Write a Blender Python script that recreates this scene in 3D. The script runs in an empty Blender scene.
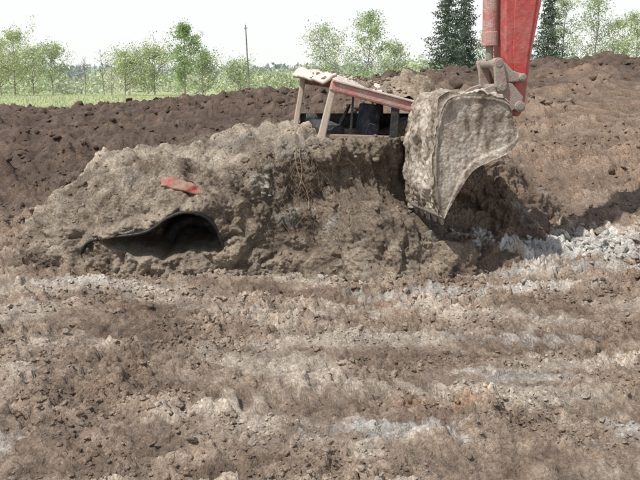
import bpy, math, numpy as np
from mathutils import Vector, Matrix
rng = np.random.default_rng(7)
scene = bpy.context.scene
scene.view_settings.view_transform = 'Standard'
scene.view_settings.look = 'None'
scene.view_settings.exposure = 0
# ------------------------------------------------------------------ noise
perm = rng.permutation(256).astype(np.int32); perm = np.concatenate([perm, perm])
ang = rng.uniform(0, 2*np.pi, 256)
G2 = np.stack([np.cos(ang), np.sin(ang)], 1).astype(np.float32)
g3 = rng.normal(size=(256, 3)); G3 = (g3/np.linalg.norm(g3, axis=1)[:, None]).astype(np.float32)
def fade(t): return t*t*t*(t*(t*6-15)+10)
def perlin2(x, y, seed=0):
    x = np.asarray(x, np.float32)+seed*17.13; y = np.asarray(y, np.float32)+seed*7.71
    xi = np.floor(x).astype(np.int32); yi = np.floor(y).astype(np.int32)
    fx = x-xi; fy = y-yi; u = fade(fx); v = fade(fy)
    def g(dx, dy):
        h = perm[perm[(xi+dx) & 255]+((yi+dy) & 255)]
        gr = G2[h]; return gr[..., 0]*(fx-dx)+gr[..., 1]*(fy-dy)
    a = g(0, 0)*(1-u)+g(1, 0)*u; b = g(0, 1)*(1-u)+g(1, 1)*u
    return (a*(1-v)+b*v)*1.5
def perlin3(p, s, seed=0):
    x = p[..., 0]*s+seed*11.3; y = p[..., 1]*s+seed*5.9; z = p[..., 2]*s+seed*3.3
    xi = np.floor(x).astype(np.int32); yi = np.floor(y).astype(np.int32); zi = np.floor(z).astype(np.int32)
    fx = x-xi; fy = y-yi; fz = z-zi; u = fade(fx); v = fade(fy); w = fade(fz)
    def g(dx, dy, dz):
        h = perm[perm[perm[(xi+dx) & 255]+((yi+dy) & 255)]+((zi+dz) & 255)]
        gr = G3[h]; return gr[..., 0]*(fx-dx)+gr[..., 1]*(fy-dy)+gr[..., 2]*(fz-dz)
    def pl(dz):
        a = g(0, 0, dz)*(1-u)+g(1, 0, dz)*u; b = g(0, 1, dz)*(1-u)+g(1, 1, dz)*u
        return a*(1-v)+b*v
    return (pl(0)*(1-w)+pl(1)*w)*1.5
def worley2(x, y, seed=0):
    xi = np.floor(x).astype(np.int32); yi = np.floor(y).astype(np.int32)
    best = np.full(x.shape, 9.0, np.float32); rv = np.zeros(x.shape, np.float32)
    for dx in (-1, 0, 1):
        for dy in (-1, 0, 1):
            h = perm[perm[(xi+dx+seed*31) & 255]+((yi+dy+seed*13) & 255)]
            px = xi+dx+h/256.0; h2 = perm[h+17]; py = yi+dy+h2/256.0
            d = (px-x)**2+(py-y)**2
            m = d < best; best = np.where(m, d, best); rv = np.where(m, perm[h2+5]/255.0, rv)
    return np.sqrt(best), rv
def sstep(a, b, x):
    t = np.clip((x-a)/(b-a), 0, 1); return t*t*(3-2*t)
# ------------------------------------------------------------------ mesh helpers
def mesh_obj(name, verts, faces, mats=None, smooth=True, col=None, mat_idx=None, parent=None):
    verts = np.asarray(verts, np.float32).reshape(-1, 3)
    me = bpy.data.meshes.new(name)
    if isinstance(faces, np.ndarray):
        nf, k = faces.shape
        me.vertices.add(len(verts)); me.vertices.foreach_set('co', verts.ravel())
        me.loops.add(nf*k); me.loops.foreach_set('vertex_index', faces.astype(np.int32).ravel())
        me.polygons.add(nf); me.polygons.foreach_set('loop_start', np.arange(0, nf*k, k, dtype=np.int32))
        me.polygons.foreach_set('loop_total', np.full(nf, k, np.int32))
        me.update(calc_edges=True)
    else:
        me.from_pydata(verts.tolist(), [], faces); me.update()
    me.polygons.foreach_set('use_smooth', np.full(len(me.polygons), smooth, bool))
    if col is not None:
        a = me.attributes.new('Col', 'FLOAT_COLOR', 'POINT')
        c = np.ones((len(verts), 4), np.float32); c[:, :3] = col
        a.data.foreach_set('color', c.ravel())
    for m in (mats or []): me.materials.append(m)
    if mat_idx is not None: me.polygons.foreach_set('material_index', np.asarray(mat_idx, np.int32))
    ob = bpy.data.objects.new(name, me); scene.collection.objects.link(ob)
    if parent: ob.parent = parent
    return ob
def empty(name, loc=(0, 0, 0)):
    e = bpy.data.objects.new(name, None); e.empty_display_size = .2
    scene.collection.objects.link(e); return e
def grid_faces(n, m, off=0):
    i = np.arange(n-1)[:, None]; j = np.arange(m-1)[None]
    a = (i*m+j).ravel()
    return np.stack([a, a+1, a+m+1, a+m], 1)+off
def grid_normals(P):
    du = np.gradient(P, axis=0); dv = np.gradient(P, axis=1)
    N = np.cross(du, dv); return N/(np.linalg.norm(N, axis=2, keepdims=True)+1e-9)
def box_pts(name, pts8, mat, parent=None, bevel=.01, sub=0):
    f = [(0, 3, 2, 1), (4, 5, 6, 7), (0, 1, 5, 4), (1, 2, 6, 5), (2, 3, 7, 6), (3, 0, 4, 7)]
    ob = mesh_obj(name, pts8, f, [mat], smooth=False, parent=parent)
    if bevel:
        b = ob.modifiers.new('b', 'BEVEL'); b.width = bevel; b.segments = 2
    return ob
def beam(name, p0, p1, w, h, mat, parent=None, up=(0, 0, 1), w1=None, h1=None, bevel=.01):
    p0 = Vector(p0); p1 = Vector(p1); d = (p1-p0).normalized(); s = d.cross(Vector(up)).normalized(); u = s.cross(d)
    w1 = w if w1 is None else w1; h1 = h if h1 is None else h1
    pts = []
    for p, a, b in ((p0, w, h), (p1, w1, h1)):
        for sx, sy in ((-1, -1), (1, -1), (1, 1), (-1, 1)):
            pts.append(p+s*sx*a/2+u*sy*b/2)
    return box_pts(name, [tuple(p) for p in pts], mat, parent, bevel)
def tube_data(pts, rad, k=6):
    pts = np.asarray(pts, float); n = len(pts); V = []
    for i in range(n):
        d = pts[min(i+1, n-1)]-pts[max(i-1, 0)]; d /= np.linalg.norm(d)+1e-9
        a = np.array([0, 0, 1.]) if abs(d[2]) < .9 else np.array([1., 0, 0])
        s = np.cross(d, a); s /= np.linalg.norm(s); u = np.cross(s, d)
        t = np.arange(k)*2*np.pi/k
        V.append(pts[i]+rad[i]*(np.cos(t)[:, None]*s+np.sin(t)[:, None]*u))
    F = []
    for i in range(n-1):
        for j in range(k):
            F.append((i*k+j, i*k+(j+1) % k, (i+1)*k+(j+1) % k, (i+1)*k+j))
    return np.concatenate(V), np.array(F)
def cyl(name, p0, p1, r, mat, parent=None, k=20, r1=None):
    V, F = tube_data([p0, p1], [r, r if r1 is None else r1], k)
    faces = [tuple(int(q) for q in f) for f in F]+[tuple(range(k-1, -1, -1)), tuple(range(k, 2*k))]
    ob = mesh_obj(name, V, faces, [mat], smooth=False, parent=parent)
    b = ob.modifiers.new('b', 'BEVEL'); b.width = min(.006, r*.2); b.segments = 2; b.limit_method = 'ANGLE'
    return ob
# ------------------------------------------------------------------ materials
def new_mat(name):
    m = bpy.data.materials.new(name); m.use_nodes = True
    nt = m.node_tree; b = nt.nodes['Principled BSDF']; return m, nt, b
def nnode(nt, t, **kw):
    n = nt.nodes.new(t)
    for k, v in kw.items():
        if hasattr(n, k): setattr(n, k, v)
        else: n.inputs[k].default_value = v
    return n
def soil_mat(name, bump=1.0):
    m, nt, b = new_mat(name); L = nt.links.new
    at = nnode(nt, 'ShaderNodeAttribute', attribute_name='Col')
    geo = nnode(nt, 'ShaderNodeNewGeometry')
    n1 = nnode(nt, 'ShaderNodeTexNoise', Scale=4.5, Detail=7.0, Roughness=.72); L(geo.outputs['Position'], n1.inputs['Vector'])
    n2 = nnode(nt, 'ShaderNodeTexNoise', Scale=55.0, Detail=4.0, Roughness=.75); L(geo.outputs['Position'], n2.inputs['Vector'])
    def mr(src, lo, hi):
        r1 = nnode(nt, 'ShaderNodeMapRange'); r1.inputs[1].default_value = .3; r1.inputs[2].default_value = .7; r1.inputs[3].default_value = lo; r1.inputs[4].default_value = hi; L(src, r1.inputs[0]); return r1
    r1 = mr(n1.outputs[0], .62, 1.38); r2 = mr(n2.outputs[0], .6, 1.4)
    mu = nnode(nt, 'ShaderNodeMath', operation='MULTIPLY'); L(r1.outputs[0], mu.inputs[0]); L(r2.outputs[0], mu.inputs[1])
    vm = nnode(nt, 'ShaderNodeVectorMath', operation='SCALE'); L(at.outputs['Color'], vm.inputs[0]); L(mu.outputs[0], vm.inputs['Scale'])
    L(vm.outputs[0], b.inputs['Base Color'])
    r3 = mr(n1.outputs[0], .95, .5); L(r3.outputs[0], b.inputs['Roughness']); b.inputs['Specular IOR Level'].default_value = .35
    wv = nnode(nt, 'ShaderNodeVectorMath', operation='MULTIPLY_ADD'); L(n2.outputs['Color'], wv.inputs[0]); wv.inputs[1].default_value = (.03, .03, .03); L(geo.outputs['Position'], wv.inputs[2])
    vo = nnode(nt, 'ShaderNodeTexVoronoi', Scale=42.0); L(wv.outputs[0], vo.inputs['Vector'])
    n3 = nnode(nt, 'ShaderNodeTexNoise', Scale=110.0, Detail=3.0, Roughness=.75); L(geo.outputs['Position'], n3.inputs['Vector'])
    ma = nnode(nt, 'ShaderNodeMath', operation='MULTIPLY_ADD'); L(vo.outputs['Distance'], ma.inputs[0]); ma.inputs[1].default_value = -.8; L(n3.outputs[0], ma.inputs[2])
    bp = nnode(nt, 'ShaderNodeBump', Strength=.85*bump, Distance=.024); L(ma.outputs[0], bp.inputs['Height'])
    L(bp.outputs[0], b.inputs['Normal'])
    return m
SOIL = soil_mat('soil'); MUDCAKE = soil_mat('caked_mud', .55)
def paint_mat(name, col, dirt=(.33, .28, .23), amount=.5, rough=.5, metal=0., scale=6.):
    m, nt, b = new_mat(name); L = nt.links.new
    geo = nnode(nt, 'ShaderNodeNewGeometry')
    n1 = nnode(nt, 'ShaderNodeTexNoise', Scale=scale, Detail=9.0, Roughness=.7); L(geo.outputs['Position'], n1.inputs['Vector'])
    r = nnode(nt, 'ShaderNodeMapRange'); c = .62-amount*.35
    r.inputs[1].default_value = c-.06; r.inputs[2].default_value = c+.14; L(n1.outputs[0], r.inputs[0])
    mx = nnode(nt, 'ShaderNodeMix', data_type='RGBA'); L(r.outputs[0], mx.inputs[0])
    mx.inputs[6].default_value = (*col, 1); mx.inputs[7].default_value = (*dirt, 1)
    n2 = nnode(nt, 'ShaderNodeTexNoise', Scale=scale*7, Detail=6.0); L(geo.outputs['Position'], n2.inputs['Vector'])
    r2 = nnode(nt, 'ShaderNodeMapRange'); r2.inputs[3].default_value = .65; r2.inputs[4].default_value = 1.35; L(n2.outputs[0], r2.inputs[0])
    vm = nnode(nt, 'ShaderNodeVectorMath', operation='SCALE'); L(mx.outputs[2], vm.inputs[0]); L(r2.outputs[0], vm.inputs['Scale'])
    L(vm.outputs[0], b.inputs['Base Color'])
    rr = nnode(nt, 'ShaderNodeMapRange'); rr.inputs[3].default_value = rough; rr.inputs[4].default_value = .9; L(r.outputs[0], rr.inputs[0]); L(rr.outputs[0], b.inputs['Roughness'])
    b.inputs['Metallic'].default_value = metal
    ad = nnode(nt, 'ShaderNodeMath', operation='ADD'); L(r.outputs[0], ad.inputs[0]); L(n2.outputs[0], ad.inputs[1])
    bp = nnode(nt, 'ShaderNodeBump', Strength=.5, Distance=.008); L(ad.outputs[0], bp.inputs['Height']); L(bp.outputs[0], b.inputs['Normal'])
    return m
RED = paint_mat('excavator_red_paint', (.46, .045, .045), dirt=(.42, .16, .13), amount=.5, rough=.45, scale=3.)
PINK = paint_mat('faded_red_paint', (.46, .13, .12), dirt=(.42, .30, .26), amount=.6, rough=.55, scale=9.)
LINKM = paint_mat('muddy_link_metal', (.34, .13, .12), dirt=(.32, .27, .23), amount=.8, rough=.6, scale=11.)
CARRED = paint_mat('car_red_paint', (.30, .028, .028), dirt=(.28, .21, .155), amount=.5, rough=.45, scale=12.)
CARROOF = paint_mat('car_roof_dusty', (.42, .14, .125), dirt=(.55, .48, .42), amount=.95, rough=.5, scale=8.)
BLACKP = paint_mat('black_trim', (.010, .010, .012), dirt=(.05, .04, .03), amount=.2, rough=.4, scale=14.)
BLUEP = paint_mat('seat_fabric', (.02, .03, .055), dirt=(.12, .10, .08), amount=.3, rough=.9, scale=14.)
STEEL = paint_mat('pin_steel', (.28, .26, .25), dirt=(.32, .27, .22), amount=.6, rough=.4, metal=.3, scale=20.)
WHITE = paint_mat('white_plastic', (.7, .7, .68), dirt=(.5, .44, .37), amount=.5, scale=20.)
def foliage_mat(name, trans=.35):
    m, nt, b = new_mat(name); L = nt.links.new
    at = nnode(nt, 'ShaderNodeAttribute', attribute_name='Col')
    L(at.outputs['Color'], b.inputs['Base Color']); b.inputs['Roughness'].default_value = .6
    tr = nnode(nt, 'ShaderNodeBsdfTranslucent'); L(at.outputs['Color'], tr.inputs[0])
    mx = nnode(nt, 'ShaderNodeMixShader'); mx.inputs[0].default_value = trans
    L(b.outputs[0], mx.inputs[1]); L(tr.outputs[0], mx.inputs[2]); L(mx.outputs[0], nt.nodes['Material Output'].inputs[0])
    return m
LEAF = foliage_mat('foliage')
def bark_mat(name, col):
    return paint_mat(name, col, dirt=tuple(c*.5 for c in col), amount=.6, rough=.9, scale=8.)
BARK = bark_mat('bark', (.40, .37, .32)); WOOD = bark_mat('weathered_wood', (.30, .28, .26))
# ------------------------------------------------------------------ terrain
YL = [0, 6.5, 7.5, 9, 11, 13, 16, 18, 22, 28, 36, 60, 2000]
ZL = [.0, .0, .0, .02, .25, .6, 1.0, 1.06, .98, .85, .85, .85, .85]
YR = [0, 6.5, 7.5, 8.0, 8.6, 9.5, 11, 13, 16, 18, 22, 28, 36, 2000]
ZR = [0, 0, .02, .12, .33, .62, .97, 1.33, 1.95, 2.13, 2.1, 1.3, .85, .85]
TRACKS = [(-.65, 4.45, .75, 4.75, .46, .150, .040), (1.0, 5.5, 2.0, 5.85, .42, .14, .036), (3.4, 12.5, 6.8, 16.2, .9, .22, .06),
          (1.3, 4.35, 2.4, 4.65, .34, .145, .026), (-2.6, 5.75, -1.3, 5.7, .35, .14, .018), (2.3, 6.5, 3.6, 6.9, .4, .15, .03)]
def terrain(x, y, fine=True):
    w = np.interp(x, [-6, -2.3, 0, 1.6, 6], [0, .25, .42, .68, 1.])
    z = np.interp(y, YL, ZL)*(1-w)+np.interp(y, YR, ZR)*w
    near = 1-sstep(24, 32, y)
    far = sstep(8.5, 12, y)
    z = z + near*(perlin2(x*.35, y*.35, 1)*.09+perlin2(x*.9, y*.9, 2)*.05)
    z = z + near*perlin2(x*.7, y*2.6, 3)*.04*(1-far)
    cb = np.exp(-((x-2.3)/1.2)**2-((y-7.95)/.38)**2); z = z+cb*.10
    cb2 = np.exp(-((x-0.)/2.5)**2-((y-7.05)/.25)**2); z = z+cb2*.04
    lump = np.zeros_like(z); tm = np.zeros_like(z)
    if fine:
        amp = (.6+.6*sstep(-.3, .4, perlin2(x*.8, y*1.3, 5)))*near
        amp = amp*(1+.35*far)+cb*.7
        hf = 1-.65*sstep(10, 15, y)
        wx = x+perlin2(x*9, y*9, 6)*.05+perlin2(x*25, y*25, 17)*.015; wy = y+perlin2(x*9, y*9, 7)*.05+perlin2(x*25, y*25, 18)*.015
        f, r = worley2(wx*4.2, wy*4.8, 1); l1 = np.clip(1.1-f*1.5, 0, .75)*np.clip(r*1.8-.7, 0, 1)
        f, r = worley2(wx*11, wy*12, 2); l2 = np.clip((1.0-f*1.5)*1.5, 0, .75)*np.clip(r*1.5-.3, 0, 1)
        f, r = worley2(wx*24, wy*24, 3); l3 = np.clip((1.0-f*1.4)*1.6, 0, .8)*np.clip(r*1.5-.2, 0, 1)
        bil = np.abs(perlin2(x*3, y*3.8, 8))*.045+hf*(np.abs(perlin2(wx*8, wy*8, 9))*.035+np.abs(perlin2(x*19, y*19, 10))*.022+perlin2(x*38, y*38, 11)*.014)
        bigl = (np.abs(perlin2(x*1.5, y*1.5, 12))*.10+np.abs(perlin2(x*3.6, y*3.6, 19))*.06)*far
        lump = amp*(l1*.08+hf*l2*.050+hf*l3*.028+bil+bigl)
        for (x0, y0, x1, y1, ww, sp, a) in TRACKS:
            L = math.hypot(x1-x0, y1-y0); dx = (x1-x0)/L; dy = (y1-y0)/L
            s = (x-x0)*dx+(y-y0)*dy; t = -(x-x0)*dy+(y-y0)*dx+.05*perlin2(x*1.5, y*1.5, 14)
            mk = sstep(ww/2+.06, ww/2-.05, np.abs(t))*sstep(-.12, .1, s)*sstep(L+.12, L-.1, s)
            mk = mk*sstep(-.75, -.1, perlin2(x*2.1, y*2.1, 15))
            ph = s/sp+.2*perlin2(x*3, y*3, 16)+.3*t+.04*perlin2(x*14, y*14, 44)
            bar = sstep(-.5, .6, np.cos(2*np.pi*ph))
            lump = lump*(1-.65*mk)+mk*(bar*a*1.5-a*.9)
            tm = np.maximum(tm, mk)
        z = z+lump
    return z.astype(np.float32), lump, tm
BROWN = np.array([.315, .240, .180]); LIGHT = np.array([.50, .425, .345]); CLAY = np.array([.54, .515, .47])
PEAT = np.array([.072, .047, .034]); MID = np.array([.195, .138, .098]); RUST = np.array([.34, .16, .08])
GRASS = np.array([.40, .45, .24])
CL = [(2.4, 7.95, 1.3, .45, 1.), (0., 7.5, .22, .25, .9), (-.1, 6.35, .5, .10, .7), (1.0, 6.85, .8, .10, .7), (.35, 4.0, .32, .12, .8),
      (-1.6, 3.9, .2, .12, .6), (1.6, 4.05, .3, .08, .8), (1.35, 5.6, .5, .10, .5), (-1.9, 7.0, .5, .12, .5), (1.8, 6.9, .6, .08, .6), (1.1, 4.9, .4, .1, .5), (2.2, 7.4, .9, .12, .6)]
def lerp(a, b, t): return a+(b-a)*t[..., None]
def soil_color(x, y, lump):
    n = perlin2(x*.9, y*2.2, 20)+.5*perlin2(x*3, y*6, 21)+.4*perlin2(x*8, y*12, 22)
    c = np.broadcast_to(BROWN, x.shape+(3,)).astype(np.float32)
    c = lerp(c, MID, sstep(.0, .7, -n)*.85)
    c = lerp(c, LIGHT, sstep(-.05, .6, n)*.85)
    w = np.interp(x, [-6, -2.3, 0, 2., 6], [0, .1, .2, .8, 1.])
    pt = sstep(8.6, 11., y)*(1-w)+sstep(13, 17.5, y+1.2*n)*w
    c = lerp(c, MID*1.25, sstep(8.0, 9.5, y)*.8)
    c = lerp(c, PEAT, np.clip(pt*(.9+.2*n), 0, 1))
    c = lerp(c, MID, pt*sstep(.2, .8, n)*.5)
    cm = np.zeros_like(x)
    for (cx, cy, rx, ry, a) in CL:
        d = np.sqrt(((x-cx)/rx)**2+((y-cy)/ry)**2)+.6*perlin2(x*4, y*7, 23)+.5*perlin2(x*13, y*15, 28)
        cm = np.maximum(cm, a*sstep(1.15, .5, d))
    c = lerp(c, CLAY, cm)
    rm = sstep(1.2, .6, np.sqrt(((x-.62)/.16)**2+((y-6.75)/.05)**2)+.4*perlin2(x*9, y*9, 24)); c = lerp(c, RUST, rm*.5)
    rm = sstep(1.2, .5, np.sqrt(((x-.65)/.25)**2+((y-4.3)/.06)**2)+.5*perlin2(x*9, y*9, 25)); c = lerp(c, RUST*.8, rm*.4)
    gm = sstep(24, 27, y+perlin2(x*.3, y*.3, 26)*2)+sstep(25, 35, np.abs(x))
    gn = perlin2(x*.08, y*.05, 27)*.5+perlin2(x*.5, y*.3, 28)*.4
    gc = np.clip(1+.4*gn, .6, 1.5)[..., None]*GRASS
    gc = gc*(1-.3*sstep(.1, .5, gn)[..., None])+np.array([.45, .40, .25])*.3*sstep(.1, .5, gn)[..., None]
    c = c+(gc-c)*np.clip(gm, 0, 1)[..., None]
    return c
def axis(segs):
    out = [segs[0][0]]
    for a, b, s0, s1 in segs:
        v = out[-1]
        while v < b:
            t = min(1, max(0, (v-a)/(b-a))); v += s0*(1-t)+s1*t; out.append(v)
    return np.array(out)
xp = axis([(0, 1.9, .0100, .0105), (1.9, 3.6, .0115, .017), (3.6, 8, .018, .09), (8, 30, .1, 2.5), (30, 1500, 3, 150)])
xs = np.concatenate([-xp[:0:-1], xp])
ys = np.concatenate([-axis([(0, 60, .5, 12)])[:0:-1], axis([(0, 3.2, .2, .03), (3.2, 6, .0095, .011), (6, 8.8, .012, .017), (8.8, 20, .019, .07), (20, 40, .08, .8), (40, 2500, 1, 200)])])
X, Y = np.meshgrid(xs, ys, indexing='ij'); X = X.astype(np.float32); Y = Y.astype(np.float32)
Z, LMP, TM = terrain(X, Y)
C = soil_color(X, Y, LMP)
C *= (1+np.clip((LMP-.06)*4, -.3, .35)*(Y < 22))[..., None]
hd = (sstep(2.5, 3, Y)*sstep(14, 9, Y)*sstep(8, 4, np.abs(X)))*(1-.9*TM)
X2 = X+perlin2(X*17, Y*17, 31)*.012*hd; Y2 = Y+perlin2(X*17, Y*17, 32)*.012*hd
P = np.stack([X2, Y2, Z], -1)
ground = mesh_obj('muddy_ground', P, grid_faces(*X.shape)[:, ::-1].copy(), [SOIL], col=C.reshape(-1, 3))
# ------------------------------------------------------------------ mound
SEC = [
 (-2.95, [(7.6, -.2), (7.75, -.15), (7.9, -.05), (8.05, .0), (8.2, .05), (8.4, .1), (8.8, .1), (9.4, .05), (10, -.1)]),
 (-2.6, [(7.3, -.2), (7.45, -.05), (7.6, .1), (7.7, .25), (7.85, .42), (8.1, .54), (8.5, .62), (9.2, .5), (10.2, .0)]),
 (-2.15, [(7.1, -.2), (7.25, 0), (7.32, .15), (7.42, .35), (7.6, .6), (8.0, .83), (8.6, .97), (9.4, .8), (10.4, .1)]),
 (-1.5, [(7.05, -.2), (7.2, 0), (7.28, .2), (7.38, .42), (7.5, .68), (7.95, .94), (8.7, 1.10), (9.5, 1.0), (10.6, .2)]),
 (-.85, [(7.2, -.2), (7.35, .02), (7.42, .25), (7.5, .5), (7.65, .8), (8.0, 1.02), (8.7, 1.16), (9.5, 1.1), (10.8, .3)]),
 (-.2, [(7.3, -.2), (7.5, .05), (7.62, .3), (7.7, .6), (7.76, .9), (7.85, 1.2), (8.7, 1.32), (9.5, 1.2), (10.8, .4)]),
 (.3, [(7.05, -.2), (7.25, .05), (7.4, .35), (7.6, .62), (7.75, .9), (7.8, 1.22), (8.3, 1.24), (9.3, 1.2), (10.8, .5)]),
 (.6, [(6.95, -.2), (7.12, .05), (7.25, .4), (7.45, .68), (7.82, .78), (7.85, 1.23), (8.3, 1.23), (9.3, 1.2), (10.8, .5)]),
 (.95, [(7.1, -.2), (7.25, .05), (7.38, .3), (7.65, .45), (8.12, .6), (8.15, 1.3), (8.4, 1.33), (9.3, 1.3), (10.8, .6)]),
 (1.4, [(7.2, -.2), (7.4, .05), (7.6, .25), (7.95, .35), (8.4, .5), (8.45, .95), (8.6, 1.12), (9.4, 1.1), (10.8, .7)]),
 (1.8, [(7.3, -.2), (7.5, .0), (7.75, .15), (8.0, .3), (8.2, .6), (8.5, .8), (8.8, .95), (9.5, 1.0), (10.8, .8)]),
 (2.5, [(7.5, -.3), (7.7, -.2), (7.9, -.1), (8.1, .0), (8.3, .12), (8.7, .3), (9.2, .45), (9.8, .5), (10.8, .5)])]
sx = np.array([s[0] for s in SEC]); sp = np.array([s[1] for s in SEC])
mx = np.arange(-2.95, 2.5, .009)
K = sp.shape[1]
tt = np.concatenate([np.linspace(0, 5, 260)[:-1], np.linspace(5, 8, 150)])
def catmull(arr, t):
    n = len(arr); i = np.clip(np.floor(t).astype(int), 0, n-2); f = (t-i)[:, None]
    p0 = arr[np.maximum(i-1, 0)]; p1 = arr[i]; p2 = arr[i+1]; p3 = arr[np.minimum(i+2, n-1)]
    return p1+.5*f*((p2-p0)+f*((2*p0-5*p1+4*p2-p3)+f*(3*(p1-p2)+p3-p0)))
ti = np.interp(mx, sx, np.arange(len(sx)))
cols = catmull(sp.reshape(len(sx), -1), ti).reshape(len(mx), K, 2)
M = np.zeros((len(mx), len(tt), 3), np.float32)
for i in range(len(mx)):
    yz = catmull(cols[i], tt); M[i, :, 0] = mx[i]; M[i, :, 1:] = yz
N = -grid_normals(M)
if N[200, 100, 1] > 0: N = -N
wp = M+np.stack([perlin3(M, 5, 33), perlin3(M, 5, 34), perlin3(M, 5, 35)], -1)*.07
big = perlin3(wp, 1.3, 1)*.11+perlin3(wp, 2.8, 2)*.10
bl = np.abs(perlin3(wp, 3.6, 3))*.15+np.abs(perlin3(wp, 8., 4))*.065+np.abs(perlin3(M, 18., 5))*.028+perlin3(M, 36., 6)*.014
q = M.copy(); q[..., 0] = M[..., 0]*5+M[..., 2]*1.8; q[..., 2] = M[..., 2]*.8
stri = perlin3(q, 3.2, 7)*.03+perlin3(q, 8, 17)*.014
cut = sstep(-.9, -.4, M[..., 0])*sstep(1.2, .8, M[..., 0])*sstep(.2, .5, M[..., 2])*(tt < 5.3)[None]
edge = sstep(-2.95, -2.7, M[..., 0])
disp = big+bl*(1-.3*cut)+stri*cut*1.8-.05
topm = sstep(4.7, 5.3, tt)[None]*sstep(.0, .2, M[..., 0])*sstep(1.3, 1., M[..., 0])
topl = sstep(5., 5.6, tt)[None]*np.ones_like(disp)
disp = disp*(1-.7*topm)*(1-.25*topl)
M = M+N*(disp*edge)[..., None]
lipx = [-2.07, -1.97, -1.71, -1.46, -1.285, -1.14, -.985, -.88, -.83]
lipz = [.27, .385, .445, .49, .60, .65, .615, .49, .34]
lz = np.interp(M[..., 0], lipx, lipz, left=-1, right=-1)
front = (tt < 4.9)[None]
flo = .32+.06*perlin2(M[..., 0]*4, M[..., 0]*0, 30)+.03*perlin2(M[..., 0]*12, M[..., 0]*0, 36)+.1*sstep(-1.5, -1.9, M[..., 0])
dep = sstep(0, .02, lz-M[..., 2])*sstep(flo-.06, flo+.05, M[..., 2])*sstep(-1.95, -1.6, M[..., 0])*front
M[..., 1] += dep*.75
ledge = np.exp(-((M[..., 2]-lz-.04)/.05)**2)*(lz > 0)*front*sstep(-2.1, -1.9, M[..., 0]); M[..., 1] -= ledge*.05
n = perlin3(M, 1.6, 11)+.5*perlin3(M, 5, 12)+.35*perlin3(M, 14, 13)
MC = np.broadcast_to(np.array([.25, .20, .15]), M.shape).copy()
MC = lerp(MC, np.array([.15, .112, .08]), sstep(-.1, .6, -n)*.85)
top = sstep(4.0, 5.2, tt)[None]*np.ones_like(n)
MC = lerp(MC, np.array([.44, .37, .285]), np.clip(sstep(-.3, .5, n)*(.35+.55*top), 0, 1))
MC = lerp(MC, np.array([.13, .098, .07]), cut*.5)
MC = lerp(MC, MID, sstep(.9, 1.4, M[..., 0])*.8)
MC = lerp(MC, PEAT*1.3, sstep(6.2, 7.2, tt)[None]*np.ones_like(n)*.9)
MC = lerp(MC, np.array([.38, .37, .325]), sstep(.3, .75, perlin3(M, 2.6, 15)+.4*perlin3(M, 9, 16))*.6*(1-top*.5))
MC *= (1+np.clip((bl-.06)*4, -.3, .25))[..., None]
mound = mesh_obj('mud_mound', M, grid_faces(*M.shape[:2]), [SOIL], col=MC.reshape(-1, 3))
MF = M[:, tt < 5.2].reshape(-1, 3)
def msurf(x, z):
    d = (MF[:, 0]-x)**2+(MF[:, 2]-z)**2; k = np.argpartition(d, 6)[:6]; return float(MF[k, 1].min())
# ------------------------------------------------------------------ clods
bpy.ops.mesh.primitive_ico_sphere_add(subdivisions=3, radius=1)
ico = bpy.context.object; iv = np.array([v.co[:] for v in ico.data.vertices], np.float32); ifc = np.array([p.vertices[:] for p in ico.data.polygons])
bpy.data.objects.remove(ico)
bpy.ops.mesh.primitive_ico_sphere_add(subdivisions=2, radius=1)
ico = bpy.context.object; iv2 = np.array([v.co[:] for v in ico.data.vertices], np.float32); ifc2 = np.array([p.vertices[:] for p in ico.data.polygons])
bpy.data.objects.remove(ico)
def variants(iv_):
    out = []
    for k in range(16):
        r = np.full(len(iv_), 1.15)
        for j in range(9):
            nrm = rng.normal(size=3); nrm /= np.linalg.norm(nrm); d = rng.uniform(.45, .95); dt = iv_@nrm
            r = np.where(dt > .05, np.minimum(r, d/np.maximum(dt, .05)), r)
        v = iv_*(r*(1+.25*perlin3(iv_+k*3.7, 1.6, k)+.28*perlin3(iv_+k*2.1, 3.6, k)))[:, None]
        v = v*np.array([rng.uniform(.75, 1.3), rng.uniform(.7, 1.2), rng.uniform(.5, .85)]); out.append(v)
    return np.array(out, np.float32)
VARH = variants(iv); VARL = variants(iv2)
def clods(name, pos, size, colr, hi=False):
    VAR, fc, nvv = (VARH, ifc, len(iv)) if hi else (VARL, ifc2, len(iv2))
    n = len(pos); v = VAR[rng.integers(0, 16, n)]
    a = rng.uniform(0, 2*np.pi, n); b = rng.normal(0, .5, n)
    ca, sa, cb, sb = np.cos(a), np.sin(a), np.cos(b), np.sin(b)
    R = np.zeros((n, 3, 3)); R[:, 0, 0] = ca; R[:, 0, 1] = -sa*cb; R[:, 0, 2] = sa*sb; R[:, 1, 0] = sa; R[:, 1, 1] = ca*cb; R[:, 1, 2] = -ca*sb; R[:, 2, 1] = sb; R[:, 2, 2] = cb
    V = np.einsum('nij,nkj->nki', R, v)*size[:, None, None]+pos[:, None]
    F = (fc[None]+(np.arange(n)*nvv)[:, None, None]).reshape(-1, 3)
    cc = np.repeat(colr*rng.uniform(.8, 1.25, (n, 1)), nvv, axis=0)
    return mesh_obj(name, V.reshape(-1, 3), F, [SOIL], col=cc)
def ground_pts(n, x0, x1, y0, y1):
    y = rng.uniform(y0, y1, n*3); x = rng.uniform(x0, x1, n*3)
    k = perlin2(x*1.1, y*1.6, 40)+.6*perlin2(x*4, y*4, 41)+rng.normal(0, .25, n*3) > .1
    return x[k][:n], y[k][:n]
PP = []; SS = []; CC = []
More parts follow.
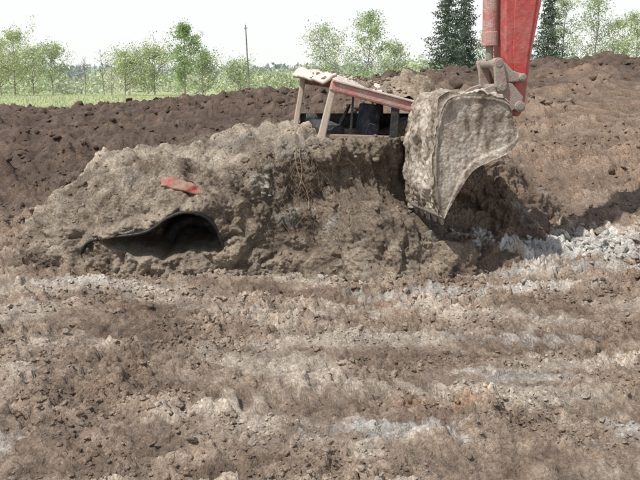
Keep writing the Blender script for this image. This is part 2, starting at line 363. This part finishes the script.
for (nn, x0, x1, y0, y1, s0, sg, smax) in ((8000, -2.4, 2.4, 2.9, 5.6, .0075, .5, .026), (6000, -3.6, 3.6, 5.6, 8.2, .010, .5, .03), (500, -3.4, 3.4, 3.0, 8.2, .022, .35, .045), (2600, -7, 7, 8.2, 13, .022, .5, .08), (2200, -9, 9, 13, 22, .04, .45, .12), (1300, 1.1, 3.8, 7.5, 8.5, .024, .5, .07)):
    x, y = ground_pts(nn, x0, x1, y0, y1); s = np.minimum(np.exp(rng.normal(math.log(s0), sg, len(x))), smax)
    z, l, tm = terrain(x, y); z = z+s*.1
    ok = tm < .5
    PP.append(np.stack([x, y, z], 1)[ok]); SS.append(s[ok]); CC.append(soil_color(x, y, l)[ok]*1.08)
idx = rng.integers(0, M.shape[0]*len(tt), 2000); mp = M.reshape(-1, 3)[idx]; s = np.minimum(np.exp(rng.normal(math.log(.011), .55, len(idx))), .045)
keep = dep.reshape(-1)[idx] < .05
PP.append(mp[keep]); SS.append(s[keep]); CC.append(MC.reshape(-1, 3)[idx][keep])
PP = np.concatenate(PP); SS = np.concatenate(SS); CC = np.concatenate(CC)
bg_ = (SS > .022) & (PP[:, 1] < 10)
clods('soil_clods', PP[~bg_], SS[~bg_], CC[~bg_]); clods('soil_clods', PP[bg_], SS[bg_], CC[bg_], True)
# ------------------------------------------------------------------ straw and roots
V = []; F = []; o = 0
def strand(pts, r):
    global o
    v, f = tube_data(pts, r, 3); V.append(v); F.append(f+o); o += len(v)
for k in range(900):
    x = rng.uniform(-3.4, 3.4); y = rng.uniform(3.2, 9); z = float(terrain(np.array([x]), np.array([y]))[0][0])+.008
    a = rng.uniform(0, np.pi); l = rng.uniform(.02, .08)
    strand([(x-l*math.cos(a), y-l*math.sin(a), z), (x, y, z+rng.uniform(0, .02)), (x+l*math.cos(a), y+l*math.sin(a), z+rng.uniform(-.01, .02))], [.0012]*3)
for k in range(120):
    x = rng.choice([rng.normal(-.17, .16), rng.uniform(-2.3, 1.2)]); z = rng.uniform(.5, 1.25)
    if -2.1 < x < -.75 and z < .75: continue
    y = msurf(x, z)-.01; pts = [(x, y, z)]; dx = rng.normal(0, .5)
    for j in range(rng.integers(3, 8)):
        z -= rng.uniform(.015, .05); x += dx*.03+rng.normal(0, .014); y = min(y, msurf(x, z))-.004-rng.uniform(0, .006); pts.append((x, y, z))
    strand(pts, np.linspace(.003, .0012, len(pts)))
STRAW = paint_mat('straw', (.36, .28, .17), dirt=(.2, .15, .1), amount=.7, rough=.9, scale=20)
mesh_obj('straw_and_roots', np.concatenate(V), np.concatenate(F), [STRAW])
# two long roots hanging down the cut face
V = []; F = []; o = 0
for x0, x1, z0_, z1_ in ((-.24, -.10, 1.22, .62), (-.16, -.19, 1.17, .80)):
    zz = np.linspace(z0_, z1_, 26); xx = np.interp(zz, [z1_, z0_], [x1, x0])+.02*np.sin((zz-z1_)*13)
    yy = np.array([msurf(a, b) for a, b in zip(xx, zz)]); yy = np.minimum.accumulate(np.minimum(yy, yy.min()+.06))-.018
    strand(np.stack([xx, yy, zz], 1), np.linspace(.0065, .0035, 26))
mesh_obj('hanging_root', np.concatenate(V), np.concatenate(F), [paint_mat('pale_root', (.42, .33, .21), dirt=(.3, .22, .14), amount=.5, rough=.9, scale=20)])
# ------------------------------------------------------------------ buried car
car = empty('buried_car')
pts = [(x, msurf(x, z+.03)-.015, z) for x, z in zip(lipx, lipz)]
pts = catmull(np.array(pts), np.linspace(0, len(pts)-1, 60)); pts[:, 1] = np.convolve(np.pad(pts[:, 1], 5, 'edge'), np.ones(11)/11, 'valid')
Q = np.zeros((60, 5, 3))
tn = np.gradient(pts, axis=0); nn_ = np.stack([-tn[:, 2], 0*tn[:, 0], tn[:, 0]], 1); nn_ /= np.linalg.norm(nn_, axis=1)[:, None]
for j, (a, b) in enumerate([(.010, .10), (.010, .010), (.002, -.014), (-.016, .0), (-.018, .10)]): Q[:, j] = pts+nn_*a+np.array([0, b, 0])
mesh_obj('wheel_arch_lip', Q, grid_faces(60, 5), [BLACKP], parent=car)
Q = np.zeros((60, 12, 3))
for j in range(12): Q[:, j] = pts+np.array([0, .05+.06*j, 0])-nn_*(.01+.002*j)
mesh_obj('wheel_arch_liner', Q[14:], grid_faces(46, 12), [BLACKP], parent=car)
def wheel(name, cx, cy, cz):
    prof = [(.0, .05), (.17, .05), (.19, .02), (.21, .0), (.29, .01), (.31, .04), (.315, .1), (.31, .16), (.29, .19), (.2, .2), (0, .2)]
    k = 36; V = []
    for r, yy in prof:
        for j in range(k):
            a = 2*np.pi*j/k; V.append((cx+r*math.cos(a), cy+yy, cz+r*math.sin(a)))
    f = []
    for i in range(len(prof)-1):
        for j in range(k): f.append((i*k+j, i*k+(j+1) % k, (i+1)*k+(j+1) % k, (i+1)*k+j))
    mesh_obj(name, V, f, [BLACKP], parent=car)
wheel('front_wheel', -1.15, 7.92, .24); wheel('rear_wheel', 1.35, 8.75, .25)
def grid_panel(name, fn, n, m, mat, th=.006, amp=.01, fr=4.):
    U, W = np.meshgrid(np.linspace(0, 1, n), np.linspace(0, 1, m), indexing='ij')
    P_ = np.array([[fn(u, w) for u, w in zip(r1, r2)] for r1, r2 in zip(U, W)], np.float32)
    N_ = grid_normals(P_); P_ = P_+N_*(amp*perlin3(P_, fr, 3)+amp*.5*perlin3(P_, fr*3, 4))[..., None]
    ob = mesh_obj(name, P_, grid_faces(n, m), [mat], parent=car)
    s = ob.modifiers.new('s', 'SOLIDIFY'); s.thickness = th; s.offset = 0
    return ob
def L3(a, b, t): return np.array(a)*(1-t)+np.array(b)*t
NR0, NR1 = (.10, 7.95, 1.74), (1.25, 8.05, 1.42); FR0, FR1 = (-.22, 8.95, 1.83), (1.2, 9.0, 1.6)
def roof(u, w):
    p = L3(L3(NR0, NR1, u), L3(FR0, FR1, u), w); p[2] += .035*math.sin(math.pi*w)+.02*math.sin(math.pi*u)-.03*math.exp(-((u-.35)/.1)**2); return p
grid_panel('roof_panel', roof, 60, 40, CARROOF, .008, .02, 5.)
grid_panel('windshield_header', lambda u, w: L3(L3((.02, 7.93, 1.72), (-.27, 8.97, 1.79), u), L3((.15, 7.93, 1.785), (-.17, 8.97, 1.86), u), w)+np.array([0, 0, .012*math.sin(w*3.14)]), 40, 10, CARROOF, .03, .022, 6.)
beam('roof_rail', (.09, 7.92, 1.70), (.86, 7.96, 1.50), .07, .10, PINK, car, w1=.07, h1=.10, bevel=.02)
beam('roof_rail_gutter', (.11, 7.875, 1.745), (.88, 7.915, 1.545), .02, .02, CARROOF, car, bevel=.005)
beam('roof_rail_far', (-.2, 8.95, 1.76), (1.1, 8.98, 1.56), .06, .08, CARRED, car, bevel=.015)
def pillar(name, a, b, w0, w1, mat): beam(name, a, b, w0, .05, mat, car, up=(0, 1, 0), w1=w1, h1=.05, bevel=.012)
PIL = paint_mat('pillar_muddy', (.34, .13, .115), dirt=(.42, .35, .285), amount=.9, rough=.6, scale=13.)
pillar('a_pillar_near', (-.01, 7.9, 1.15), (.13, 7.93, 1.73), .075, .055, PIL)
pillar('a_pillar_far', (-.26, 8.9, 1.2), (-.16, 8.93, 1.8), .06, .05, PIL)
pillar('b_pillar_near', (.66, 7.94, 1.15), (.68, 7.97, 1.56), .09, .07, BLACKP)
pillar('b_pillar_far', (.6, 8.95, 1.15), (.6, 8.97, 1.68), .09, .07, BLACKP)
beam('dashboard', (.12, 8.0, 1.27), (-.02, 8.9, 1.30), .22, .14, BLACKP, car, bevel=.04)
def seat(name, x, y):
    def prof(u, w):
        a = (u-.5)*.46
        if w < .6: t = w/.6; hw = 1.0; zz = .95+.40*t
        else: t = (w-.6)/.4; hw = .5-.1*t; zz = 1.37+.15*t
        return np.array([x+.16*(zz-1.0)+.03*math.cos(u*6.28), y+a*hw, zz])
    ob = grid_panel(name, prof, 14, 24, BLUEP, .1, .01, 4.); ob.modifiers['s'].offset = 0
    b = ob.modifiers.new('b', 'SUBSURF'); b.levels = b.render_levels = 1
seat('seat_driver', .42, 8.3); seat('seat_passenger', .38, 8.75)
t = np.linspace(0, 2*np.pi, 33); c = np.array([.2, 8.35, 1.36])
v, f = tube_data([c+.17*np.array([.45*math.sin(a), math.cos(a), .9*math.sin(a)]) for a in t], [.012]*33, 8); mesh_obj('steering_wheel', v, f, [BLACKP], parent=car)
SILL = paint_mat('muddy_sill', (.16, .04, .035), dirt=(.24, .18, .13), amount=1.0, scale=14.)
beam('door_top_sill', (.02, 7.93, 1.245), (1.1, 7.99, 1.21), .05, .05, SILL, car, bevel=.012)
grid_panel('far_door_card', lambda u, w: np.array([-.2+u*1.4, 8.93+.02*w, 1.0+w*.42]), 20, 8, BLACKP, .03)
beam('window_divider', (.27, 7.95, 1.20), (.30, 7.96, 1.63), .02, .02, BLACKP, car, up=(0, 1, 0), bevel=.003)
grid_panel('hood', lambda u, w: np.array([-1.8+u*1.6, 8.0+w*1.0, .66+.2*u+.05*math.sin(w*3.14)]), 20, 20, CARRED)
grid_panel('near_body_side', lambda u, w: np.array([-.7+u*1.5, 8.3+.05*math.sin(w*3), .25+w*.7]), 20, 20, CARRED)
ys_ = msurf(-1.2, .86)
def fen(u, w):
    x = -1.36+.33*u; z = .885-.02*u-.07*u*u+(w-.5)*(.025+.05*math.sin(math.pi*(.2+.7*u)))
    return np.array([x, ys_-.015+.08*w-.035*math.sin(math.pi*u), z])
grid_panel('red_fender', fen, 30, 10, CARRED, .02, .022, 9.)
def roof_z(x, y):
    u = (x-.1)/1.15; w = (y-7.95)/1.; p = roof(np.clip(u, 0, 1), np.clip(w, 0, 1)); return p[2]
hx, hy = np.meshgrid(np.linspace(.35, 1.3, 100), np.linspace(7.97, 8.95, 100), indexing='ij')
hz = np.array([[roof_z(a, b) for a, b in zip(r1, r2)] for r1, r2 in zip(hx, hy)])
HP = np.stack([hx, hy, hz], -1).astype(np.float32)
hh = .10*np.exp(-((hx-.92)/.27)**2-((hy-8.35)/.36)**2)
hb = np.abs(perlin3(HP, 6, 90))*.10+np.abs(perlin3(HP, 14, 91))*.06+np.abs(perlin3(HP, 30, 92))*.025
HP[..., 2] += hh*(1+5*hb)+hb*sstep(.01, .07, hh)-.018
mesh_obj('mud_heap_on_roof', HP, grid_faces(100, 100)[:, ::-1].copy(), [SOIL], col=np.tile(np.array([.36, .29, .215]), (10000, 1))*(1+3*(hb.reshape(-1, 1)-.05)), parent=car)
nn = 400; rx = np.concatenate([rng.normal(.9, .2, 240), rng.uniform(-.1, 1.1, 160)]); ry = rng.uniform(8.0, 8.9, nn); rs = np.concatenate([np.exp(rng.normal(math.log(.02), .45, 240)), np.exp(rng.normal(math.log(.010), .4, 160))]); rs = np.minimum(rs, .05)
rz = np.array([roof_z(a, b) for a, b in zip(rx, ry)])+rs*.2+.11*np.exp(-((rx-.92)/.27)**2-((ry-8.35)/.36)**2)
ob = clods('mud_on_roof', np.stack([rx, ry, rz], 1), rs, np.tile([.38, .31, .235], (nn, 1)), True); ob.parent = car
# ------------------------------------------------------------------ excavator bucket + arm
exc = empty('excavator_arm')
A = math.radians(12); dA = np.array([-math.cos(A), -math.sin(A), 0]); dW = np.array([-math.sin(A), math.cos(A), 0]); O = np.array([1.64, 7.35, -.02])
def bp_(a, z, w): return O+dA*a+dW*w+np.array([0, 0, z])
def zs(z): return 1.635-(1.655-z)*.935
W = .80
shell = np.array([(.05, 1.46), (.11, 1.60), (.33, 1.655), (.56, 1.65), (.655, 1.575), (.70, 1.38), (.715, 1.12), (.705, .88), (.675, .68), (.635, .585)])
mouth = np.array([(.0, 1.37), (.0, 1.25), (.07, 1.16), (.24, 1.08), (.37, 1.01), (.46, .90), (.53, .78), (.57, .70), (.60, .635), (.622, .58)])
shell[:, 1] = zs(shell[:, 1]); mouth[:, 1] = zs(mouth[:, 1])
ns = 170; sh = catmull(shell, np.linspace(0, 9, ns)); mo = catmull(mouth, np.linspace(0, 9, ns))
def soilcol_metal(Pn):
    n = perlin3(Pn*np.array([1, 1, .3]), 11, 50)+.6*perlin3(Pn*np.array([1, 1, .3]), 30, 51)+.6*perlin3(Pn, 4, 52)
    c = np.broadcast_to(np.array([.35, .30, .245]), Pn.shape).copy()
    c = lerp(c, np.array([.18, .138, .10]), sstep(0, .5, -n)*.9); c = lerp(c, np.array([.50, .45, .38]), sstep(.05, .6, n)*.8)
    return c
def slab(name, P_, N_, th, disp, parent):
    n, m = P_.shape[:2]; P_ = P_.astype(np.float32)
    o_ = P_+N_*disp[..., None]; i_ = P_-N_*th
    V_ = np.concatenate([o_.reshape(-1, 3), i_.reshape(-1, 3)]); f = grid_faces(n, m); f2 = (f+n*m)[:, ::-1]
    idx = np.arange(n*m).reshape(n, m); ring = np.concatenate([idx[:, 0], idx[-1, 1:], idx[-2::-1, -1], idx[0, -2:0:-1]]); r2 = np.roll(ring, -1)
    side = np.stack([ring, ring+n*m, r2+n*m, r2], 1)
    return mesh_obj(name, V_, np.concatenate([f, f2, side]), [MUDCAKE], col=soilcol_metal(V_), parent=parent)
ws = np.linspace(.0, W, 110)
SP = np.array([[bp_(a, z, w) for w in ws] for a, z in sh]); SN = grid_normals(SP)
if np.dot(SN[90, 50], dA) < 0: SN = -SN
def muddisp(P_, k=1.):
    st = perlin3(P_*np.array([1, 1, .2]), 18, 60)*.012
    return k*(st+np.clip(perlin3(P_, 5, 61)+.1, 0, 1)*.06+np.abs(perlin3(P_, 16, 62))*.03+perlin3(P_, 40, 63)*.008)
slab('bucket_shell', SP, SN, .03, muddisp(SP), exc)
rr = np.linspace(0, 1, 70)
for nm, w, sg, k in (('bucket_side_near', 0., -1, .38), ('bucket_side_far', W, 1, .3)):
    PS = np.array([[bp_(*(s_*(1-r)+m_*r), w) for r in rr] for s_, m_ in zip(sh, mo)])
    NS = np.broadcast_to(dW*sg, PS.shape)
    rim = .016*sstep(.10, .05, rr)[None]*np.ones((ns, 1))+.014*sstep(.88, .92, rr)[None]
    slab(nm, PS, NS, .022, muddisp(PS, k)+rim, exc)
for k in range(5):
    w = .05+k*(W-.1)/4
    b0 = bp_(.655, zs(.66), w); tip = bp_(.618, .565+rng.uniform(-.008, .008), w)
    beam('bucket_tooth_%d' % (k+1), b0, tip, .075, .06, STEEL, exc, up=tuple(dA), w1=.045, h1=.016, bevel=.006)
beam('bucket_lip', bp_(.650, zs(.62), 0), bp_(.650, zs(.62), W), .05, .045, STEEL, exc, bevel=.01)
def prism(name, poly, w0, w1, mat, bevel=.012):
    fr = [tuple(bp_(a, z, w0)) for a, z in poly]; bk = [tuple(bp_(a, z, w1)) for a, z in poly]; n_ = len(poly)
    fs = [tuple(range(n_)), tuple(range(2*n_-1, n_-1, -1))]+[(i, i+n_, (i+1) % n_+n_, (i+1) % n_) for i in range(n_)]
    ob = mesh_obj(name, fr+bk, fs, [mat], smooth=False, parent=exc)
    b = ob.modifiers.new('b', 'BEVEL'); b.width = bevel; b.segments = 3; b.limit_method = 'ANGLE'
    return ob
for nm, w in (('bucket_ear_near', .22), ('bucket_ear_far', .56)):
    prism(nm, [(-.12, 1.54), (.02, 1.48), (.30, 1.58), (.30, 1.64), (.2, 1.70), (.05, 1.75), (-.04, 1.73), (-.14, 1.62)], w-.015, w+.015, LINKM, .006)
c0 = W/2
def ax(x): return (1.64-.083-x)/math.cos(A)
prism('stick', [(ax(1.59), 1.58), (ax(1.62), 1.48), (ax(1.69), 1.45), (ax(1.735), 1.52), (ax(1.775), 1.95), (ax(1.865), 2.5), (ax(2.20), 4.6), (ax(1.72), 4.6), (ax(1.53), 2.5), (ax(1.545), 2.0)], c0-.13, c0+.13, RED)
prism('stick_side_plate', [(ax(1.65), 1.60), (ax(1.71), 1.60), (ax(1.745), 2.0), (ax(1.81), 2.5), (ax(1.88), 3.0), (ax(1.70), 3.0), (ax(1.61), 2.5), (ax(1.61), 2.0)], c0-.142, c0-.131, RED, .004)
cyl('bucket_cylinder', bp_(ax(1.455), 2.10, c0), bp_(ax(1.42), 4.2, c0), .062, PINK, exc)
cyl('cylinder_gland', bp_(ax(1.457), 2.05, c0), bp_(ax(1.455), 2.17, c0), .070, PINK, exc)
cyl('cylinder_rod', bp_(ax(1.46), 1.93, c0), bp_(ax(1.455), 2.1, c0), .033, STEEL, exc)
for s_, w in (('near', c0-.17), ('far', c0+.17)):
    prism('tipping_link_'+s_, [(ax(1.42), 1.93), (ax(1.42), 1.86), (ax(1.55), 1.74), (ax(1.68), 1.75), (ax(1.70), 1.81), (ax(1.60), 1.84), (ax(1.49), 1.94)], w-.016, w+.016, LINKM)
    prism('bucket_link_'+s_, [(ax(1.41), 1.92), (ax(1.47), 1.94), (ax(1.50), 1.90), (ax(1.54), 1.72), (ax(1.50), 1.66), (ax(1.43), 1.70)], w-.05, w-.02, LINKM)
for nm, a, z, r in (('pin_upper', ax(1.455), 1.90, .034), ('pin_tipping', ax(1.675), 1.785, .024), ('pin_bucket_link', ax(1.49), 1.70, .032), ('pin_stick', ax(1.66), 1.54, .034)):
    cyl(nm, bp_(a, z, c0-.225), bp_(a, z, c0+.225), r, STEEL, exc)
    cyl(nm+'_collar', bp_(a, z, c0-.218), bp_(a, z, c0-.14), r*1.4, LINKM, exc)
for k in range(2):
    pts = [bp_(ax(1.60+.04*k), z, c0-.16-.01*math.sin(z*3)) for z in np.linspace(2.65, 4.5, 12)]
    v, f = tube_data(pts, [.012]*12, 8); mesh_obj('hydraulic_hose_%d' % (k+1), v, f, [BLACKP], parent=exc)
prism('boom', [(ax(1.9), 4.3), (ax(2.5), 4.2), (ax(6.5), 4.9), (ax(6.5), 5.6), (ax(2.6), 5.0), (ax(1.9), 4.8)], c0-.2, c0+.2, RED)
# ------------------------------------------------------------------ vegetation
def leaves(cent, size, colr):
    n = len(cent); a = rng.normal(size=(n, 3)); a /= np.linalg.norm(a, axis=1)[:, None]
    b = rng.normal(size=(n, 3)); b -= (a*b).sum(1)[:, None]*a; b /= np.linalg.norm(b, axis=1)[:, None]
    s = (size*rng.uniform(.6, 1.4, n))[:, None]
    V = np.stack([cent-a*s, cent-b*s*.6, cent+a*s, cent+b*s*.6], 1).reshape(-1, 3)
    return V, np.arange(4*n).reshape(n, 4), np.repeat(colr, 4, axis=0)
def make_tree(name, x, y, h, w, kind='poplar', col=(.2, .27, .08), nl=2600, z0=.8, leaf=.07):
    Vs = []; Fs = []; off = 0; tips = []
    def add(p, r, k=5):
        nonlocal off
        v, f = tube_data(p, r, k); Vs.append(v); Fs.append(f+off); off += len(v)
    lean = rng.normal(0, .04*h, 2); nz = 9
    tr = np.array([[lean[0]*(t**1.5)+rng.normal(0, .01*h)*t, lean[1]*t, h*t] for t in np.linspace(0, 1, nz)])
    r0 = .010*h+.015; add(tr, np.linspace(r0, r0*.12, nz), 7)
    def tp(f): return np.array([np.interp(f, np.linspace(0, 1, nz), tr[:, k]) for k in range(3)])
    if kind == 'spruce':
        nb = 100
        for k in range(nb):
            f = .05+.93*(k/nb); s = tp(f); az = k*2.4+rng.normal(0, .3); l = w*.5*(1-f)**.75*rng.uniform(.6, 1.2)+.08
            p = np.array([s+np.array([math.cos(az)*l*t, math.sin(az)*l*t, -l*.35*t+l*.22*t*t]) for t in (0, .35, .7, 1)])
            add(p, [.03*(1-f)+.008, .02*(1-f)+.006, .008, .004], 3)
            m = int(nl/nb*(1-f+.25)*1.1)+6; t = rng.uniform(.1, 1, m)
            c = np.stack([np.interp(t, (0, .35, .7, 1), p[:, q]) for q in range(3)], 1)+rng.normal(0, 1, (m, 3))*np.array([.12, .12, .08])*(.6+l*.5)
            tips.append(c)
    else:
        nb = 38 if kind != 'bare' else 26; lo = .06 if kind == 'bush' else .13
        for k in range(nb):
            f = lo+(.97-lo)*rng.uniform(0, 1)**.9; s = tp(f); az = rng.uniform(0, 6.28)
            env = math.sin(math.pi*min(1, (f-lo)/(1-lo)*.8+.2))**.7
            l = w*.5*(env*rng.uniform(.6, 1.2)+.15); up = rng.uniform(.5, 1.1)
            p = np.array([s+np.array([math.cos(az)*l*t, math.sin(az)*l*t, l*up*t**1.2]) for t in (0, .4, .75, 1)])
            add(p, [.012+.004*h*(1-f), .012, .008, .004], 4)
            for q in range(3):
                s2 = p[1]+(p[2]-p[1])*rng.uniform(0, 1); d = rng.normal(0, .35*l, 3); d[2] = abs(d[2]); add([s2, s2+d*.5, s2+d], [.008, .006, .003], 3)
                if kind != 'bare':
                    m = int(nl/nb/4); tips.append(s2+d*rng.uniform(.3, 1.15, (m, 1))+rng.normal(0, .05*w+.03, (m, 3)))
            if kind != 'bare':
                m = int(nl/nb/4); t = rng.uniform(.4, 1.1, m)[:, None]; tips.append(s+(p[3]-s)*t+rng.normal(0, .05*w+.03, (m, 3)))
    nb_f = sum(len(f) for f in Fs); V_ = np.concatenate(Vs); colv = np.tile([.3, .27, .23], (len(V_), 1)); F_ = np.concatenate(Fs)
    if tips:
        c = np.concatenate(tips); cl = perlin3(c, 1.6, 70)[:, None]; cc = np.array(col)*(1+.45*cl)*rng.uniform(.75, 1.3, (len(c), 1))
        v, f, c2 = leaves(c, leaf, cc)
        F_ = np.concatenate([F_, f+len(V_)]); V_ = np.concatenate([V_, v]); colv = np.concatenate([colv, c2])
    mi = np.zeros(len(F_), int); mi[nb_f:] = 1
    ob = mesh_obj(name, V_, F_, [BARK, LEAF], smooth=False, col=colv, mat_idx=mi)
    ob.location = (x, y, z0); return ob
LG = (.48, .54, .31); MG = (.42, .49, .29); DG = (.11, .15, .11)  # distance haze put into leaf colour: paler, greyer light and mid greens
T = [('poplar_tree', -26.5, 74, 4.2, 3.0, 'poplar', LG, 3600), ('poplar_tree', -24.3, 71, 4.7, 3.2, 'poplar', LG, 4200), ('poplar_tree', -22.8, 76, 4.0, 2.8, 'poplar', MG, 3200),
     ('poplar_tree', -28.5, 78, 3.9, 2.8, 'poplar', MG, 3200), ('poplar_tree', -25.4, 79, 3.8, 3.2, 'bush', LG, 3600),
     ('bare_tree', -20.0, 76, 3.2, 1.4, 'bare', LG, 0), ('bare_tree', -18.9, 78, 3.9, 1.5, 'bare', LG, 0), ('bare_tree', -18.0, 77, 3.1, 1.3, 'bare', LG, 0),
     ('willow_shrub', -16.2, 74, 3.1, 3.4, 'bush', LG, 4200), ('willow_shrub', -13.9, 75, 3.5, 3.6, 'bush', LG, 4200),
     ('birch_tree', -10.6, 70, 5.4, 2.4, 'poplar', (.32, .42, .20), 6000), ('birch_tree', -9.6, 73, 3.3, 2.6, 'bush', MG, 3400),
     ('willow_shrub', -6.8, 76, 2.5, 3.0, 'bush', MG, 2600),
     ('poplar_tree', .6, 72, 5.2, 3.4, 'poplar', (.44, .50, .33), 3800), ('poplar_tree', 3.6, 70, 6.0, 3.2, 'poplar', (.39, .47, .27), 4600), ('poplar_tree', 6.2, 76, 4.2, 2.6, 'poplar', MG, 2600),
     ('spruce_tree', 9.3, 66, 9.2, 4.8, 'spruce', DG, 16000), ('spruce_tree', 11.0, 69, 8.2, 4.6, 'spruce', DG, 14000),
     ('spruce_tree', 17.4, 68, 8.2, 4.6, 'spruce', DG, 14000),
     ('poplar_tree', 13.9, 74, 5.2, 2.8, 'bush', MG, 3200), ('poplar_tree', 19.4, 72, 7.6, 2.6, 'poplar', MG, 3200),
     ('poplar_tree', 21.4, 70, 7.9, 3.4, 'poplar', (.40, .48, .29), 4600), ('poplar_tree', 24.0, 71, 5.6, 2.8, 'bush', LG, 3200), ('poplar_tree', 26.2, 74, 6.4, 3.0, 'poplar', MG, 3600),
     ('poplar_tree', 29.5, 76, 6.6, 3.0, 'poplar', LG, 3200), ('poplar_tree', -33, 80, 5, 3, 'poplar', LG, 2600)]
for t in T: make_tree(*t)
cs = []; cc = []
for k in range(700):
    x = rng.uniform(-80, 80); y = rng.uniform(80, 125); h = rng.uniform(1.0, 2.8)+(1.0 if x > 4 else 0); w = rng.uniform(.9, 2.2); m = 110
    u = rng.normal(0, 1, (m, 3)); u /= np.linalg.norm(u, axis=1)[:, None]; u *= rng.uniform(.4, 1, (m, 1))**.6
    p = u*np.array([w, w, h*.6])+np.array([x, y, .9+h*.5]); p[:, 2] = np.maximum(p[:, 2], .9); cs.append(p)
    b = np.array([LG, MG, (.46, .51, .37), (.53, .52, .40)][rng.integers(0, 4)]); cc.append(b*rng.uniform(.8, 1.2)*rng.uniform(.8, 1.25, (m, 1)))  # shrub colours washed pale too, haze painted in
v, f, c = leaves(np.concatenate(cs), .17, np.concatenate(cc)); mesh_obj('shrub_belt', v, f, [LEAF], smooth=False, col=c)
cs = []; cc = []
for k in range(2000):
    x = rng.uniform(-330, 330); y = rng.uniform(270, 340); h = 6.5+1.2*math.sin(x*.03)+rng.uniform(-1.5, 2.)+(2.0 if x > 60 else 0); w = rng.uniform(1.8, 4); m = 34
    u = rng.normal(0, 1, (m, 3)); u /= np.linalg.norm(u, axis=1)[:, None]
    p = u*np.array([w, w, h*.52])+np.array([x, y, .9+h*.5]); cs.append(p)
    b = np.array([(.38, .43, .41), (.34, .39, .38), (.42, .46, .41)][rng.integers(0, 3)]); cc.append(b*rng.uniform(.85, 1.15, (m, 1)))  # pale blue-grey forest: aerial haze is painted into the leaf colour
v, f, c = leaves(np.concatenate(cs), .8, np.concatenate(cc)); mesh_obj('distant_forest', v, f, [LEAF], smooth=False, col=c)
n = 26000; x = rng.uniform(-32, 26, n); y = 25+rng.uniform(0, 1, n)**1.5*50; k = np.abs(x) < y*.6; x = x[k]; y = y[k]
z = terrain(x, y, False)[0]; h = rng.uniform(.06, .2, len(x)); a = rng.uniform(0, 6.28, len(x)); ww = .03
V_ = np.stack([np.stack([x-ww*np.cos(a), y-ww*np.sin(a), z-.02], 1), np.stack([x+ww*np.cos(a), y+ww*np.sin(a), z-.02], 1), np.stack([x+rng.normal(0, .06, len(x)), y, z+h], 1)], 1).reshape(-1, 3)
cg = np.array([.42, .47, .27])*rng.uniform(.7, 1.3, (len(x), 1))+np.array([.1, .06, .0])*rng.uniform(0, 1, (len(x), 1))
mesh_obj('meadow_grass', V_, np.arange(len(V_)).reshape(-1, 3), [LEAF], smooth=False, col=np.repeat(cg, 3, axis=0))
pole = empty('utility_pole')
cyl('pole_shaft', (-5.55, 70, .8), (-5.78, 70, 6.3), .07, WOOD, pole, k=12, r1=.045)
cyl('pole_insulator', (-5.78, 70, 6.3), (-5.785, 70, 6.42), .03, WHITE, pole, k=10)
beam('pole_bracket', (-5.9, 70, 6.05), (-5.62, 70, 6.07), .05, .06, WOOD, pole)
# ------------------------------------------------------------------ light, sky, camera
S = Vector((-.50, -.42, 1.0)).normalized(); el = math.asin(S.z); rot = math.atan2(S.x, S.y)
w = bpy.data.worlds.new('World'); scene.world = w; w.use_nodes = True; nt = w.node_tree
sky = nt.nodes.new('ShaderNodeTexSky'); sky.sky_type = 'NISHITA'; sky.sun_disc = False; sky.sun_elevation = el; sky.sun_rotation = rot
sky.dust_density = 1.5; sky.air_density = 1.0; sky.ozone_density = 1.0
tc = nt.nodes.new('ShaderNodeTexCoord'); sep = nt.nodes.new('ShaderNodeSeparateXYZ'); nt.links.new(tc.outputs['Generated'], sep.inputs[0])
mr = nt.nodes.new('ShaderNodeMapRange'); mr.inputs[1].default_value = .12; mr.inputs[2].default_value = .65; mr.inputs[3].default_value = .9; mr.inputs[4].default_value = .15; nt.links.new(sep.outputs[2], mr.inputs[0])
mxw = nt.nodes.new('ShaderNodeMix'); mxw.data_type = 'RGBA'; mxw.inputs[7].default_value = (8.3, 8.4, 8.35, 1)
nt.links.new(mr.outputs[0], mxw.inputs[0])
nt.links.new(sky.outputs[0], mxw.inputs[6]); nt.links.new(mxw.outputs[2], nt.nodes['Background'].inputs[0]); nt.nodes['Background'].inputs[1].default_value = .125
sl = bpy.data.lights.new('sun', 'SUN'); sl.energy = 4.9; sl.angle = math.radians(.8); sl.color = (1, .96, .90)
so = bpy.data.objects.new('sun', sl); scene.collection.objects.link(so); so.rotation_euler = (-S).to_track_quat('-Z', 'Y').to_euler()
cam = bpy.data.cameras.new('camera'); cam.sensor_width = 36; cam.lens = 49.4; cam.clip_end = 5000; cam.clip_start = .05
co = bpy.data.objects.new('camera', cam); scene.collection.objects.link(co); co.location = (0, 0, 1.7); co.rotation_euler = (math.radians(80), 0, 0)
scene.camera = co
